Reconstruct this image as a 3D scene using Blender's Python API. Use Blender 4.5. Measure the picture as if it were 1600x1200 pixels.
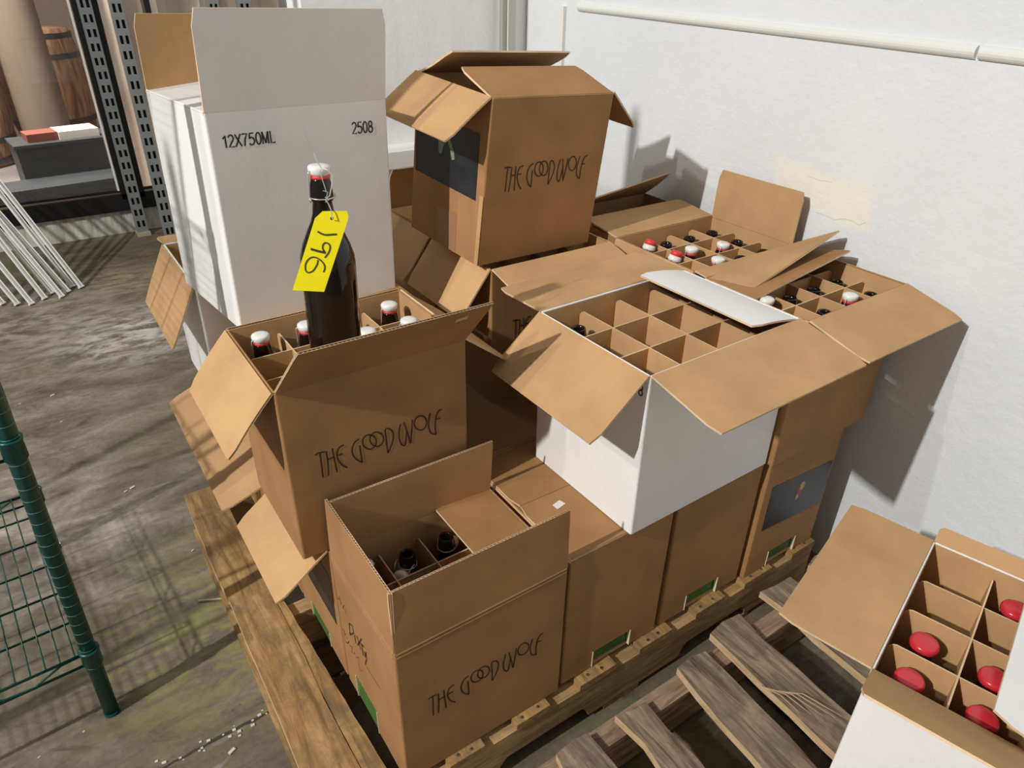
import bpy, math, random
from mathutils import Vector, Matrix, Euler
random.seed(7)
S = bpy.context.scene
COL = S.collection
for o in list(bpy.data.objects): bpy.data.objects.remove(o)

# ------------------------------------------------------------------ camera
def cam_axes(p, r, y):
    cy, sy = math.cos(y), math.sin(y)
    fwd = Vector((sy*math.cos(p), cy*math.cos(p), -math.sin(p)))
    right = Vector((cy, -sy, 0)); up = right.cross(fwd)
    cr, sr = math.cos(r), math.sin(r)
    return cr*right+sr*up, -sr*right+cr*up, fwd
cd = bpy.data.cameras.new('camera'); cam = bpy.data.objects.new('camera', cd); COL.objects.link(cam)
F_PX = 1105.68
cd.sensor_width = 36; cd.lens = F_PX*36/1600; cd.clip_start = .05; cd.clip_end = 60
RT, UP, FW = cam_axes(.5360, .0193, .6062)
CP = Vector((-.2672, -.6895, 1.3955))
M = Matrix.Identity(4)
for i in range(3):
    M[i][0] = RT[i]; M[i][1] = UP[i]; M[i][2] = -FW[i]; M[i][3] = CP[i]
cam.matrix_world = M
S.camera = cam

# ------------------------------------------------------------------ world, lights, exposure
w = bpy.data.worlds.new('world'); S.world = w; w.use_nodes = True
w.node_tree.nodes['Background'].inputs[0].default_value = (1.0, .965, .925, 1)
w.node_tree.nodes['Background'].inputs[1].default_value = .24
def area(name, loc, target, sx, sy, power, col=(1, 1, 1)):
    l = bpy.data.lights.new(name, 'AREA'); l.shape = 'RECTANGLE'; l.size = sx; l.size_y = sy
    l.energy = power; l.color = col
    o = bpy.data.objects.new(name, l); COL.objects.link(o); o.location = loc
    o.rotation_euler = (Vector(target)-Vector(loc)).to_track_quat('-Z', 'Y').to_euler()
    return o
area('ceiling_lamp', (-4.55, -.34, 4.15), (.4, .4, .5), .07, .15, 305, (1, .992, .975))
area('ceiling_lamp', (-4.2, .15, 4.5), (.4, .4, .5), .08, .16, 55, (1, .992, .975))
area('back_room_fill', (-1.0, 6.2, 3.0), (-.4, 6.0, 0), 1.2, 1.2, 100, (1, .9, .8))  # unseen fill light, added to light the room beyond the glass
area('back_room_fill', (-.9, 4.75, 2.95), (.55, 4.65, .6), .5, .5, 300, (1, .93, .84))  # unseen fill light, added to brighten the curtain and crates
S.view_settings.view_transform = 'Standard'; S.view_settings.look = 'None'
S.view_settings.gamma = 1; S.view_settings.use_curve_mapping = False
S.view_settings.exposure = 0.0

# ------------------------------------------------------------------ helpers
class MB:
    def __init__(s): s.v = []; s.f = []; s.m = []
    def poly(s, pts, mi=0):
        i = len(s.v); s.v += [tuple(p) for p in pts]; s.f.append(tuple(range(i, i+len(pts)))); s.m.append(mi)
    def hexa(s, P, mats=(0,)*6):
        # P: 8 corners (x,y,z bits: index = i + 2j + 4k); mats: -x +x -y +y -z +z
        i = len(s.v); s.v += [tuple(p) for p in P]
        fs = [(0, 4, 6, 2), (1, 3, 7, 5), (0, 1, 5, 4), (2, 6, 7, 3), (0, 2, 3, 1), (4, 5, 7, 6)]
        for f, m in zip(fs, mats): s.f.append(tuple(i+a for a in f)); s.m.append(m)
    def box(s, x0, x1, y0, y1, z0, z1, mats=(0,)*6):
        if isinstance(mats, int): mats = (mats,)*6
        s.hexa([(x, y, z) for z in (z0, z1) for y in (y0, y1) for x in (x0, x1)], mats)
    def frame(s, o, ex, ey, ez, mats=(0,)*6):
        if isinstance(mats, int): mats = (mats,)*6
        o, ex, ey, ez = map(Vector, (o, ex, ey, ez))
        s.hexa([o+ex*i+ey*j+ez*k for k in (0, 1) for j in (0, 1) for i in (0, 1)], mats)
    def tube(s, pts, r, n=8, mi=0, cap=True):
        pts = [Vector(p) for p in pts]; base = len(s.v); k = len(pts)
        rs = r if isinstance(r, (list, tuple)) else [r]*k
        prev = None
        for i, p in enumerate(pts):
            t = (pts[min(i+1, k-1)]-pts[max(i-1, 0)]).normalized()
            if prev is None:
                a = t.orthogonal().normalized()
            else:
                a = (prev-t*prev.dot(t)).normalized()
            prev = a; b = t.cross(a)
            for j in range(n):
                q = 2*math.pi*j/n; s.v.append(tuple(p+(a*math.cos(q)+b*math.sin(q))*rs[i]))
        for i in range(k-1):
            for j in range(n):
                a0 = base+i*n+j; a1 = base+i*n+(j+1) % n
                s.f.append((a0, a1, a1+n, a0+n)); s.m.append(mi)
        if cap:
            s.f.append(tuple(base+j for j in range(n))[::-1]); s.m.append(mi)
            s.f.append(tuple(base+(k-1)*n+j for j in range(n))); s.m.append(mi)
    def lathe(s, prof, n=20, mi=0, c=(0, 0)):
        base = len(s.v)
        for r, z in prof:
            for j in range(n):
                q = 2*math.pi*j/n; s.v.append((c[0]+r*math.cos(q), c[1]+r*math.sin(q), z))
        for i in range(len(prof)-1):
            for j in range(n):
                a0 = base+i*n+j; a1 = base+i*n+(j+1) % n
                s.f.append((a0, a1, a1+n, a0+n)); s.m.append(mi)
        s.f.append(tuple(base+j for j in range(n))[::-1]); s.m.append(mi)
        s.f.append(tuple(base+(len(prof)-1)*n+j for j in range(n))); s.m.append(mi)
    def mesh(s, name, mats, smooth=False):
        me = bpy.data.meshes.new(name); me.from_pydata(s.v, [], s.f)
        if not isinstance(mats, (list, tuple)): mats = [mats]
        for m in mats: me.materials.append(m)
        me.polygons.foreach_set('material_index', s.m)
        if smooth: me.polygons.foreach_set('use_smooth', [True]*len(s.f))
        me.update(); me.validate()
        return me
    def obj(s, name, mats, parent=None, smooth=False):
        o = bpy.data.objects.new(name, s.mesh(name, mats, smooth)); COL.objects.link(o)
        if parent: o.parent = parent
        return o
def tag(o, label=None, cat=None, group=None, kind=None):
    if label: o['label'] = label
    if cat: o['category'] = cat
    if group: o['group'] = group
    if kind: o['kind'] = kind
    return o
def thing(name, label, cat, loc=(0, 0, 0), rot=(0, 0, 0), group=None):
    o = bpy.data.objects.new(name, None); COL.objects.link(o); o.empty_display_size = .05
    o.location = loc; o.rotation_euler = rot
    return tag(o, label, cat, group)
def copy_tree(o, parent=None):
    c = o.copy(); COL.objects.link(c); c.parent = parent
    for ch in o.children: copy_tree(ch, c)
    return c

# ------------------------------------------------------------------ materials
def mat(name, col, rough=.6, metal=0, spec=.5):
    m = bpy.data.materials.new(name); m.use_nodes = True
    b = m.node_tree.nodes['Principled BSDF']
    b.inputs['Base Color'].default_value = (*col, 1); b.inputs['Roughness'].default_value = rough
    b.inputs['Metallic'].default_value = metal; b.inputs['Specular IOR Level'].default_value = spec
    return m
class NT:
    def __init__(s, m): s.t = m.node_tree; s.b = s.t.nodes['Principled BSDF']
    def n(s, typ, **kw):
        nd = s.t.nodes.new(typ)
        for k, v in kw.items():
            if k in nd.inputs: nd.inputs[k].default_value = v
            else: setattr(nd, k, v)
        return nd
    def l(s, a, b): s.t.links.new(a, b)
    def coord(s, scale=(1, 1, 1), kind='Object', loc=(0, 0, 0), rot=(0, 0, 0)):
        tc = s.n('ShaderNodeTexCoord'); mp = s.n('ShaderNodeMapping')
        mp.inputs['Scale'].default_value = scale; mp.inputs['Location'].default_value = loc
        mp.inputs['Rotation'].default_value = rot
        s.l(tc.outputs[kind], mp.inputs[0]); return mp.outputs[0]
    def noise(s, vec, scale, detail=4, rough=.55, dist=0):
        nd = s.n('ShaderNodeTexNoise'); nd.inputs['Scale'].default_value = scale
        nd.inputs['Detail'].default_value = detail; nd.inputs['Roughness'].default_value = rough
        nd.inputs['Distortion'].default_value = dist
        s.l(vec, nd.inputs['Vector']); return nd.outputs['Fac']
    def ramp(s, fac, stops):
        r = s.n('ShaderNodeValToRGB'); e = r.color_ramp.elements
        while len(e) < len(stops): e.new(.5)
        for i, (p, c) in enumerate(stops):
            e[i].position = p; e[i].color = (*c, 1) if len(c) == 3 else c
        s.l(fac, r.inputs[0]); return r.outputs[0]
    def mix(s, fac, a, b, mode='MIX'):
        m = s.n('ShaderNodeMix'); m.data_type = 'RGBA'; m.blend_type = mode
        for q, sock in ((fac, m.inputs[0]), (a, m.inputs[6]), (b, m.inputs[7])):
            if hasattr(q, 'is_output'): s.l(q, sock)
            elif isinstance(q, (int, float)): sock.default_value = q
            else: sock.default_value = (*q, 1)
        return m.outputs[2]
    def bump(s, h, strength=.3, dist=.002):
        b = s.n('ShaderNodeBump'); b.inputs['Strength'].default_value = strength
        b.inputs['Distance'].default_value = dist; s.l(h, b.inputs['Height'])
        s.l(b.outputs[0], s.b.inputs['Normal'])
def mathn(nt, op, a, b=None):
    m = nt.n('ShaderNodeMath'); m.operation = op
    for q, sock in ((a, m.inputs[0]), (b, m.inputs[1])):
        if q is None: continue
        if hasattr(q, 'is_output'): nt.l(q, sock)
        else: sock.default_value = q
    return m.outputs[0]

def cardboard(name, col, var=.10, rough=.75):
    m = mat(name, col, rough, spec=.25); nt = NT(m)
    v = nt.coord(); n1 = nt.noise(v, 9, 3)
    lo = tuple(c*(1-var) for c in col); hi = tuple(min(1, c*(1+var)) for c in col)
    c1 = nt.ramp(n1, [(.35, lo), (.65, hi)])
    n2 = nt.noise(nt.coord((400, 400, 60)), 1, 2)
    c2 = nt.mix(.12, c1, nt.ramp(n2, [(.3, tuple(c*.7 for c in col)), (.7, hi)]))
    oi = nt.n('ShaderNodeObjectInfo')
    r = nt.n('ShaderNodeMapRange'); r.inputs[3].default_value = .93; r.inputs[4].default_value = 1.05
    nt.l(oi.outputs['Random'], r.inputs[0])
    hs = nt.n('ShaderNodeHueSaturation'); nt.l(c2, hs.inputs['Color']); nt.l(r.outputs[0], hs.inputs['Value'])
    nt.l(hs.outputs[0], nt.b.inputs['Base Color'])
    fl = nt.n('ShaderNodeTexWave'); fl.wave_type = 'BANDS'; fl.bands_direction = 'DIAGONAL'
    fl.inputs['Scale'].default_value = 1
    nt.bump(nt.noise(nt.coord((60, 60, 8)), 1, 3), .12, .002)
    return m
KO = cardboard('kraft_outside', (.375, .200, .081))
KI = cardboard('kraft_inside', (.54, .325, .150))
KE = cardboard('kraft_edge', (.68, .50, .31), .2)
WH = cardboard('white_outside', (.86, .85, .83), .03, .5)
CASE = [KO, KI, KE]; WCASE = [WH, KI, KE]
INK = mat('ink', (.045, .022, .012), .7); BLACKINK = mat('black_ink', (.02, .02, .022), .6)
TAPE = mat('tape', (.36, .20, .095), .35)
STICK = mat('sticker', (.8, .74, .72), .5)
GREEN = mat('green_print', (.05, .14, .03), .5)
CREAM = mat('torn_paper', (.75, .72, .5), .7)
GLASS = mat('dark_glass', (.009, .005, .004), .07, 0, .5)
CER = mat('white_ceramic', (.82, .81, .77), .25)
RUB = mat('red_rubber', (.75, .045, .05), .45)
REDC = mat('red_cap', (.62, .03, .045), .22)
WIRE = mat('steel_wire', (.72, .71, .68), .3, .55)
YEL = mat('yellow_tag', (.93, .80, .0), .5)
GRN = mat('green_enamel', (.0, .062, .052), .33)
GALV = mat('galvanised_steel', (.30, .32, .32), .45, .5)
SLOT = mat('slot_shade', (.01, .01, .01), .8)
BLK = mat('black_frame', (.008, .008, .009), .35)
WPAINT = mat('white_gloss', (.78, .77, .73), .35)
STEEL = mat('nail_steel', (.35, .34, .33), .4, 1)

def pic_mat(name, flame=None, green=None):
    m = mat(name, (.03, .033, .038), .38); nt = NT(m)
    v = nt.coord(); n = nt.noise(v, 30, 4)
    c = nt.ramp(n, [(.3, (.010, .011, .014)), (.7, (.024, .025, .029))])
    nt.l(c, nt.b.inputs['Base Color']); return m
PIC = pic_mat('dark_picture')

def wood(name, lo, mid, hi, axis, dirt=.5, patch=None):
    m = mat(name, mid, .75, spec=.2); nt = NT(m)
    sc = {'x': (4.5, 36, 36), 'y': (36, 4.5, 36)}[axis]
    oi = nt.n('ShaderNodeObjectInfo')
    tc = nt.n('ShaderNodeTexCoord'); ad = nt.n('ShaderNodeVectorMath'); ad.operation = 'ADD'
    nt.l(tc.outputs['Object'], ad.inputs[0]); nt.l(oi.outputs['Random'], ad.inputs[1])
    mp = nt.n('ShaderNodeMapping'); mp.inputs['Scale'].default_value = sc; nt.l(ad.outputs[0], mp.inputs[0])
    g = nt.noise(mp.outputs[0], 1.6, 6, .65, .6)
    c = nt.ramp(g, [(.32, lo), (.5, mid), (.66, hi)])
    mp2 = nt.n('ShaderNodeMapping'); mp2.inputs['Scale'].default_value = tuple(a*.25 for a in sc) if axis == 'x' else tuple(a*.25 for a in sc)
    nt.l(ad.outputs[0], mp2.inputs[0])
    p = nt.noise(ad.outputs[0], 14, 7, .7, .6)
    c = nt.mix(nt.ramp(p, [(.45, (0, 0, 0)), (.68, (dirt, dirt, dirt))]), c, patch or tuple(a*.3 for a in mid))
    nt.l(c, nt.b.inputs['Base Color']); nt.bump(g, .5, .003); return m
W1Y = wood('pallet_wood_along', (.20, .115, .05), (.38, .22, .085), (.50, .31, .13), 'y', .7, (.13, .095, .06))
W1X = wood('pallet_wood_cross', (.26, .15, .06), (.44, .27, .12), (.56, .36, .17), 'x', .4, (.22, .15, .09))
W2Y = wood('weathered_wood_along', (.085, .06, .042), (.26, .185, .125), (.42, .31, .215), 'y', .55, (.11, .085, .062))
W2X = wood('weathered_wood_cross', (.11, .075, .048), (.29, .195, .125), (.40, .285, .185), 'x', .4, (.12, .09, .07))
NEWW = wood('fresh_wood', (.42, .27, .14), (.60, .41, .24), (.66, .48, .30), 'y', .2)

# ------------------------------------------------------------------ the setting
def px_floor(u, w_, z=0.0):
    d = RT*((u-800)/F_PX)+UP*((600-w_)/F_PX)+FW
    t = (z-CP.z)/d.z; return CP+d*t
XW = 1.265; YB = 1.48; YWIN = 3.9
fm = mat('concrete', (.3, .27, .23), .6); nt = NT(fm)
v = nt.coord()
big = nt.noise(v, 1.3, 6, .6, .5); med = nt.noise(nt.coord((1, 2.0, 1), rot=(0, 0, .35)), 4, 9, .68, .5); fine = nt.noise(v, 60, 5, .7)
c = nt.ramp(med, [(.28, (.075, .056, .040)), (.5, (.165, .128, .090)), (.72, (.29, .235, .175))])
c = nt.mix(nt.ramp(fine, [(.35, (.45, .45, .45)), (.6, (0, 0, 0))]), c, (.06, .05, .04))
gm = nt.noise(nt.coord(loc=(3.1, 1.7, 0)), 2.4, 6, .65, .6)
gmask = nt.ramp(gm, [(.50, (0, 0, 0)), (.70, (.55, .55, .55))])
c = nt.mix(gmask, c, nt.ramp(fine, [(.3, (.08, .085, .028)), (.7, (.20, .18, .06))]))
sc = nt.noise(nt.coord((1.2, 3.5, 1), loc=(.6, .2, 0), rot=(0, 0, .5)), 3.2, 6, .6, 1.2)
c = nt.mix(nt.ramp(sc, [(.60, (0, 0, 0)), (.74, (.5, .5, .5))]), c, (.36, .33, .29))
def blot(c, u, v_, rad, col, amt, seed):
    p_ = px_floor(u, v_); tc = nt.n('ShaderNodeTexCoord'); dv = nt.n('ShaderNodeVectorMath'); dv.operation = 'DISTANCE'
    nt.l(tc.outputs['Object'], dv.inputs[0]); dv.inputs[1].default_value = p_
    mr = nt.n('ShaderNodeMapRange'); mr.inputs[1].default_value = rad; mr.inputs[2].default_value = rad*.2; nt.l(dv.outputs['Value'], mr.inputs[0])
    nz = nt.ramp(nt.noise(nt.coord((1, 2.2, 1), loc=(seed, 0, 0), rot=(0, 0, .3)), 9, 7, .7, .5), [(.42, (0, 0, 0)), (.6, (1, 1, 1))])
    return nt.mix(mathn(nt, 'MULTIPLY', mathn(nt, 'MULTIPLY', mr.outputs[0], nz), amt), c, col)
c = blot(c, 205, 520, .42, (.62, .58, .54), .9, 1.0); c = blot(c, 60, 500, .5, (.50, .45, .40), .6, 2.2); c = blot(c, 190, 440, .35, (.42, .38, .20), .7, 5.0)  # first two blots: shine of wet patches put into the colour as pale tone
c = blot(c, 330, 980, .42, (.24, .24, .06), .85, 3.3); c = blot(c, 300, 660, .45, (.16, .145, .055), .7, 4.4); c = blot(c, 900, 1110, .5, (.12, .13, .05), .6, 8.0)
dk = nt.noise(nt.coord((1, 2, 1), loc=(7.3, .2, 0), rot=(0, 0, .3)), 4.5, 6, .7, 1.5)
c = nt.mix(nt.ramp(dk, [(.58, (0, 0, 0)), (.70, (.7, .7, .7))]), c, (.035, .03, .024))
nt.l(c, nt.b.inputs['Base Color'])
nt.l(nt.ramp(med, [(.35, (.75, .75, .75)), (.7, (.38, .38, .38))]), nt.b.inputs['Roughness'])
nt.bump(fine, .25, .004)
mb = MB(); mb.box(-5, XW+.15, -3.5, YWIN+.1, -.1, 0); fl = mb.obj('floor', fm); fl['kind'] = 'structure'
CRK = mat('joint_dirt', (.05, .04, .03), .9)
CHIP = mat('paint_chip', (.6, .58, .52), .7)
mb = MB(); a = Vector((-.40, .245, 0)); b = Vector((-.02, .02, 0))
A0 = px_floor(255, 1200); A1 = px_floor(437, 1103); d = (A1-A0).normalized(); nrm = Vector((-d.y, d.x, 0))
start = A0-d*.8; prev = None; k = 0
while k < 110:
    p = start+d*(k*.02); wv = .0022+random.random()*.0028; off = random.uniform(-.0022, .0022)
    q = (p+nrm*(off-wv)+Vector((0, 0, .0006)), p+nrm*(off+wv)+Vector((0, 0, .0006)))
    if prev: mb.poly([prev[0], q[0], q[1], prev[1]])
    prev = q; k += 1
mb.obj('joint', CRK, fl)
mb = MB()
for i in range(60):
    p = start+d*random.uniform(.7, 1.4)+nrm*random.gauss(0, .008); r = random.uniform(.001, .003)
    mb.box(p.x-r, p.x+r*1.6, p.y-r, p.y+r, 0, r)
for u_, v_, r in ((80, 620, .006), (205, 765, .006), (195, 770, .004), (360, 1180, .006), (440, 1130, .004), (30, 632, .003), (300, 862, .003), (130, 1145, .002), (60, 1185, .002), (95, 660, .003)):
    p = px_floor(u_, v_); mb.frame(p, (r*2.2, r, 0), (-r*.5, r, 0), (0, 0, r*.6))
o = mb.obj('debris', CHIP, fl); o['kind'] = 'stuff'
mb = MB(); p, q = px_floor(310, 940), px_floor(352, 936); mb.tube([p+Vector((0, 0, .003)), q+Vector((0, 0, .003))], .0022, 5)
mb.obj('wood_splinter', mat('splinter', (.6, .52, .3), .8)); tag(bpy.context.scene.objects['wood_splinter'], 'pale wood splinter lying on the floor left of the near pallet', 'splinter')

# walls
wm = mat('painted_wall', (.78, .79, .79), .42, spec=.4); nt = NT(wm)
v = nt.coord(); f1 = nt.noise(v, 110, 3); f2 = nt.noise(v, 3, 5, .6)
c = nt.ramp(f2, [(.3, (.725, .745, .755)), (.7, (.79, .805, .81))])
geo = nt.n('ShaderNodeTexCoord'); sp = nt.n('ShaderNodeSeparateXYZ'); nt.l(geo.outputs['Object'], sp.inputs[0])
def band(nt, s, c0, hw, soft, wob):
    a_ = mathn(nt, 'ABSOLUTE', mathn(nt, 'SUBTRACT', s, c0)); a_ = mathn(nt, 'ADD', a_, mathn(nt, 'MULTIPLY', wob, .09))
    r_ = nt.n('ShaderNodeMapRange'); r_.inputs[1].default_value = hw+soft; r_.inputs[2].default_value = hw
    nt.l(a_, r_.inputs[0]); return r_.outputs[0]
wob = nt.noise(v, 9, 4)
pm = mathn(nt, 'MULTIPLY', band(nt, sp.outputs['Y'], .27, .17, .02, wob), band(nt, sp.outputs['Z'], .95, .085, .02, wob))
pm = mathn(nt, 'MULTIPLY', pm, .8)
c = nt.mix(pm, c, (.86, .83, .68))
grime = nt.noise(nt.coord((3, 3, .7), loc=(2, 5, 0)), 2.0, 6, .7)
c = nt.mix(nt.ramp(grime, [(.60, (0, 0, 0)), (.78, (.35, .35, .35))]), c, (.62, .60, .55))
nt.l(c, nt.b.inputs['Base Color']); lump = nt.noise(v, 38, 2, .4); hsum = mathn(nt, 'ADD', mathn(nt, 'MULTIPLY', f1, .6), lump)
nt.bump(hsum, .40, .004)
mb = MB(); mb.box(XW, XW+.12, -3.5, YWIN, 0, 3.0); wr = mb.obj('wall_right', wm); wr['kind'] = 'structure'
wm2 = mat('wall_paint_lit', (.90, .90, .885), .45); nt = NT(wm2)  # paler than the right wall: extra light on it is put into the colour
nt.l(nt.ramp(nt.noise(nt.coord((4, 4, .6)), 2.5, 6, .7), [(.35, (.92, .92, .91)), (.62, (.88, .875, .85)), (.75, (.74, .71, .66))]), nt.b.inputs['Base Color']); nt.bump(nt.noise(nt.coord(), 60, 3), .4, .003)
mb = MB(); mb.box(.50, XW, YB, YB+.12, 0, 3.0); wb = mb.obj('wall_back', wm2); wb['kind'] = 'structure'
# hairline cracks in the plaster patch
CRW = mat('plaster_crack', (.50, .47, .40), .9)
def px_wall(u, w_, x=XW):
    d_ = RT*((u-800)/F_PX)+UP*((600-w_)/F_PX)+FW; t = (x-CP.x)/d_.x; return CP+d_*t
mb = MB()
for line in ([(1275, 331), (1290, 337), (1304, 343), (1318, 341), (1332, 344), (1342, 352), (1353, 348)], [(1262, 275), (1280, 281), (1300, 284)]):
    pts = [px_wall(*p)-Vector((.0004, 0, 0)) for p in line]
    pts = [p+Vector((0, 0, random.uniform(-.0015, .0015))) for p in pts]
    mb.tube(pts, .0004, 4)
mb.obj('hairline_crack', CRW, wr)
# half round moulding on the wall in two lengths, and the upright conduit
def mould(y0, y1, z0, z1, name):
    mb = MB(); n = 8; r = .0125
    rows = []
    for y, z in ((y0, z0), (y1, z1)):
        rows.append([(XW-r*math.sin(math.pi*i/n)*1.0, y, z+r*math.cos(math.pi*i/n)) for i in range(n+1)])
    for i in range(n): mb.poly([rows[0][i], rows[0][i+1], rows[1][i+1], rows[1][i]])
    mb.poly(rows[0]); mb.poly(rows[1][::-1]); o = mb.obj(name, WPAINT); o['kind'] = 'structure'; return o
mould(-1.2, .014, 1.243, 1.268, 'trim_1'); mould(.020, 1.20, 1.268, 1.287, 'trim_2')
mb = MB(); mb.box(XW-.012, XW, 1.262, 1.284, .0, 1.285); o = mb.obj('trim_3', WPAINT); o['kind'] = 'structure'
# stepped white ledge along the back wall
mb = MB(); mb.box(.50, XW, YB-.10, YB, .835, .885); mb.box(.50, XW, YB-.065, YB, .795, .835); mb.box(.50, XW, YB-.045, YB, .74, .765)
o = mb.obj('trim_4', wm2); o['kind'] = 'structure'
mb = MB(); mb.tube([(1.155, YB-.03, 0), (1.155, YB-.03, 3)], .013, 10)
mb.box(1.135, 1.175, YB-.02, YB-.0, .6, .63); mb.box(1.135, 1.175, YB-.02, YB, 1.7, 1.73)
o = mb.obj('trim_5', mat('grey_pipe', (.38, .37, .33), .5, .3), smooth=False); o['kind'] = 'structure'
mb = MB(); mb.box(1.19, 1.215, YB-.012, YB, 0, 3)
o = mb.obj('trim_6', WPAINT); o['kind'] = 'structure'

# window wall at the far end of the room
plm = mat('rough_plaster', (.6, .58, .52), .85); nt = NT(plm); n_ = nt.noise(nt.coord((3, 3, .6)), 9, 6, .7)
nt.l(nt.ramp(n_, [(.3, (.34, .31, .26)), (.55, (.62, .60, .54)), (.7, (.76, .75, .70))]), nt.b.inputs['Base Color']); nt.bump(n_, .5, .01)
mb = MB(); mb.box(-5, XW, YWIN, YWIN+.15, 0, .135); o = mb.obj('wall_far', plm); o['kind'] = 'structure'
mb = MB(); mb.box(-5, XW, YWIN+.02, YWIN+.15, 2.4, 3.0); o = mb.obj('trim_7', wm); o['kind'] = 'structure'
root = bpy.data.objects.new('window_1', None); COL.objects.link(root); root['kind'] = 'structure'
mb = MB()
mb.box(-5, XW, YWIN-.03, YWIN+.05, .135, .228); mb.box(-5, XW, YWIN-.012, YWIN-.0, .235, .25)
mb.box(.165, .225, YWIN-.03, YWIN+.05, .2, 2.4)
mb.box(.255, .285, YWIN-.03, YWIN+.05, .2, 2.4); mb.box(-5, XW, YWIN-.03, YWIN+.05, 2.3, 2.4)
mb.box(.50, .53, YWIN-.03, YWIN+.05, .2, 2.4)
mb.obj('frame', BLK, root)
mb = MB(); mb.box(.150, .160, YWIN-.028, YWIN-.01, .25, 2.3); mb.box(.226, .234, YWIN-.034, YWIN-.01, .2, 2.3)
mb.obj('edge_highlight', mat('painted_highlight', (.8, .78, .72), .4), root)  # pale strips stand in for the highlights along the mullion edges
gm_ = bpy.data.materials.new('window_glass'); gm_.use_nodes = True; t_ = gm_.node_tree
t_.nodes.clear(); out = t_.nodes.new('ShaderNodeOutputMaterial'); mx = t_.nodes.new('ShaderNodeMixShader')
tr = t_.nodes.new('ShaderNodeBsdfTransparent'); gl = t_.nodes.new('ShaderNodeBsdfGlossy'); gl.inputs['Roughness'].default_value = .03
fr = t_.nodes.new('ShaderNodeFresnel'); fr.inputs[0].default_value = 1.5
tr.inputs[0].default_value = (.86, .88, .88, 1)
t_.links.new(fr.outputs[0], mx.inputs[0]); t_.links.new(tr.outputs[0], mx.inputs[1]); t_.links.new(gl.outputs[0], mx.inputs[2]); t_.links.new(mx.outputs[0], out.inputs[0])
for x0, x1 in ((-5, .165), (.285, .50), (.53, XW)):
    mb = MB(); mb.box(x0, x1, YWIN+.004, YWIN+.012, .235, 2.3); mb.obj('pane', gm_, root)

# room beyond the glass
bm_ = mat('back_floor', (.24, .20, .20), .45); nt = NT(bm_); nt.l(nt.ramp(nt.noise(nt.coord(), 3, 5), [(.3, (.16, .13, .13)), (.7, (.30, .26, .26))]), nt.b.inputs['Base Color'])
mb = MB(); mb.box(-5, 4, YWIN+.15, 9, -.1, -.02); o = mb.obj('floor_beyond', bm_); o['kind'] = 'structure'
mb = MB(); mb.box(-5, 4, 9, 9.1, 0, 3.2); o = mb.obj('wall_beyond', mat('beyond_wall', (.19, .13, .10), .8)); o['kind'] = 'structure'
cream = mat('cream_curtain', (.72, .60, .47), .8); nt = NT(cream)
nt.l(nt.ramp(nt.noise(nt.coord((5, 5, .8)), 1.6, 4), [(.35, (.60, .44, .34)), (.6, (.86, .74, .60))]), nt.b.inputs['Base Color'])
mb = MB(); xs = [.29+i*.05 for i in range(30)]
for i in range(29):
    y0, y1 = 4.6+.03*math.sin(i*1.3), 4.6+.03*math.sin((i+1)*1.3)
    mb.frame((xs[i], y0, -.02), (.05, y1-y0, 0), (0, .01, 0), (0, 0, 2.5))
tag(mb.obj('strip_curtain', cream), 'cream hanging curtain seen through the right glass pane', 'curtain')

# ------------------------------------------------------------------ barrels etc. behind the glass
BW = mat('barrel_stave', (.34, .17, .09), .6); nt = NT(BW)
nt.l(nt.ramp(nt.noise(nt.coord((20, 20, 2)), 2, 4), [(.35, (.20, .10, .05)), (.65, (.50, .28, .16))]), nt.b.inputs['Base Color'])
HOOP = mat('barrel_hoop', (.10, .09, .09), .4, .6)
def barrel(loc, label):
    t = thing('wooden_barrel', label, 'barrel', loc, (0, 0, 0), 'barrels behind the glass')
    mb = MB(); H = .9
    prof = [(.28+.06*math.sin(math.pi*i/10), H*i/10) for i in range(11)]
    mb.lathe(prof, 24); mb.obj('staves', BW, t, True)
    for z in (.05, .2, .7, .85):
        r = .283+.06*math.sin(math.pi*z/H); mb = MB(); mb.lathe([(r, z-.02), (r+.004, z-.02), (r+.004, z+.02), (r, z+.02)], 24); mb.obj('hoop', HOOP, t)
    return t
b0 = barrel((-.55, 6.3, -.02), 'brown wooden barrel standing behind the left glass pane, nearest the black mullion')
for i, (x, y, z, l) in enumerate([(-1.22, 6.5, -.02, 'brown wooden barrel behind the glass, at the left edge of the picture'),
        (-1.2, 6.5, .90, 'brown barrel stacked on top of the leftmost barrel behind the glass'), (-.50, 6.3, .90, 'brown barrel stacked on the barrel nearest the black mullion'),
        (.10, 6.9, -.02, 'barrel far behind the glass, half hidden by the wrapped column')]):
    c_ = copy_tree(b0); c_.location = (x, y, z); c_['label'] = l
mb = MB(); mb.lathe([(.15, 0), (.165, .3), (.16, .9), (.15, 1.4), (.16, 1.9)], 20)
wrap = mat('film_wrap', (.20, .15, .115), .25, 0, .6)
o = mb.obj('wrapped_column', wrap, None, True); o.location = (-.02, 6.0, -.02)
tag(o, 'tall column wrapped in clear film behind the glass left of the black mullion', 'column')
DG = mat('dark_panel', (.045, .05, .055), .5)
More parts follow.
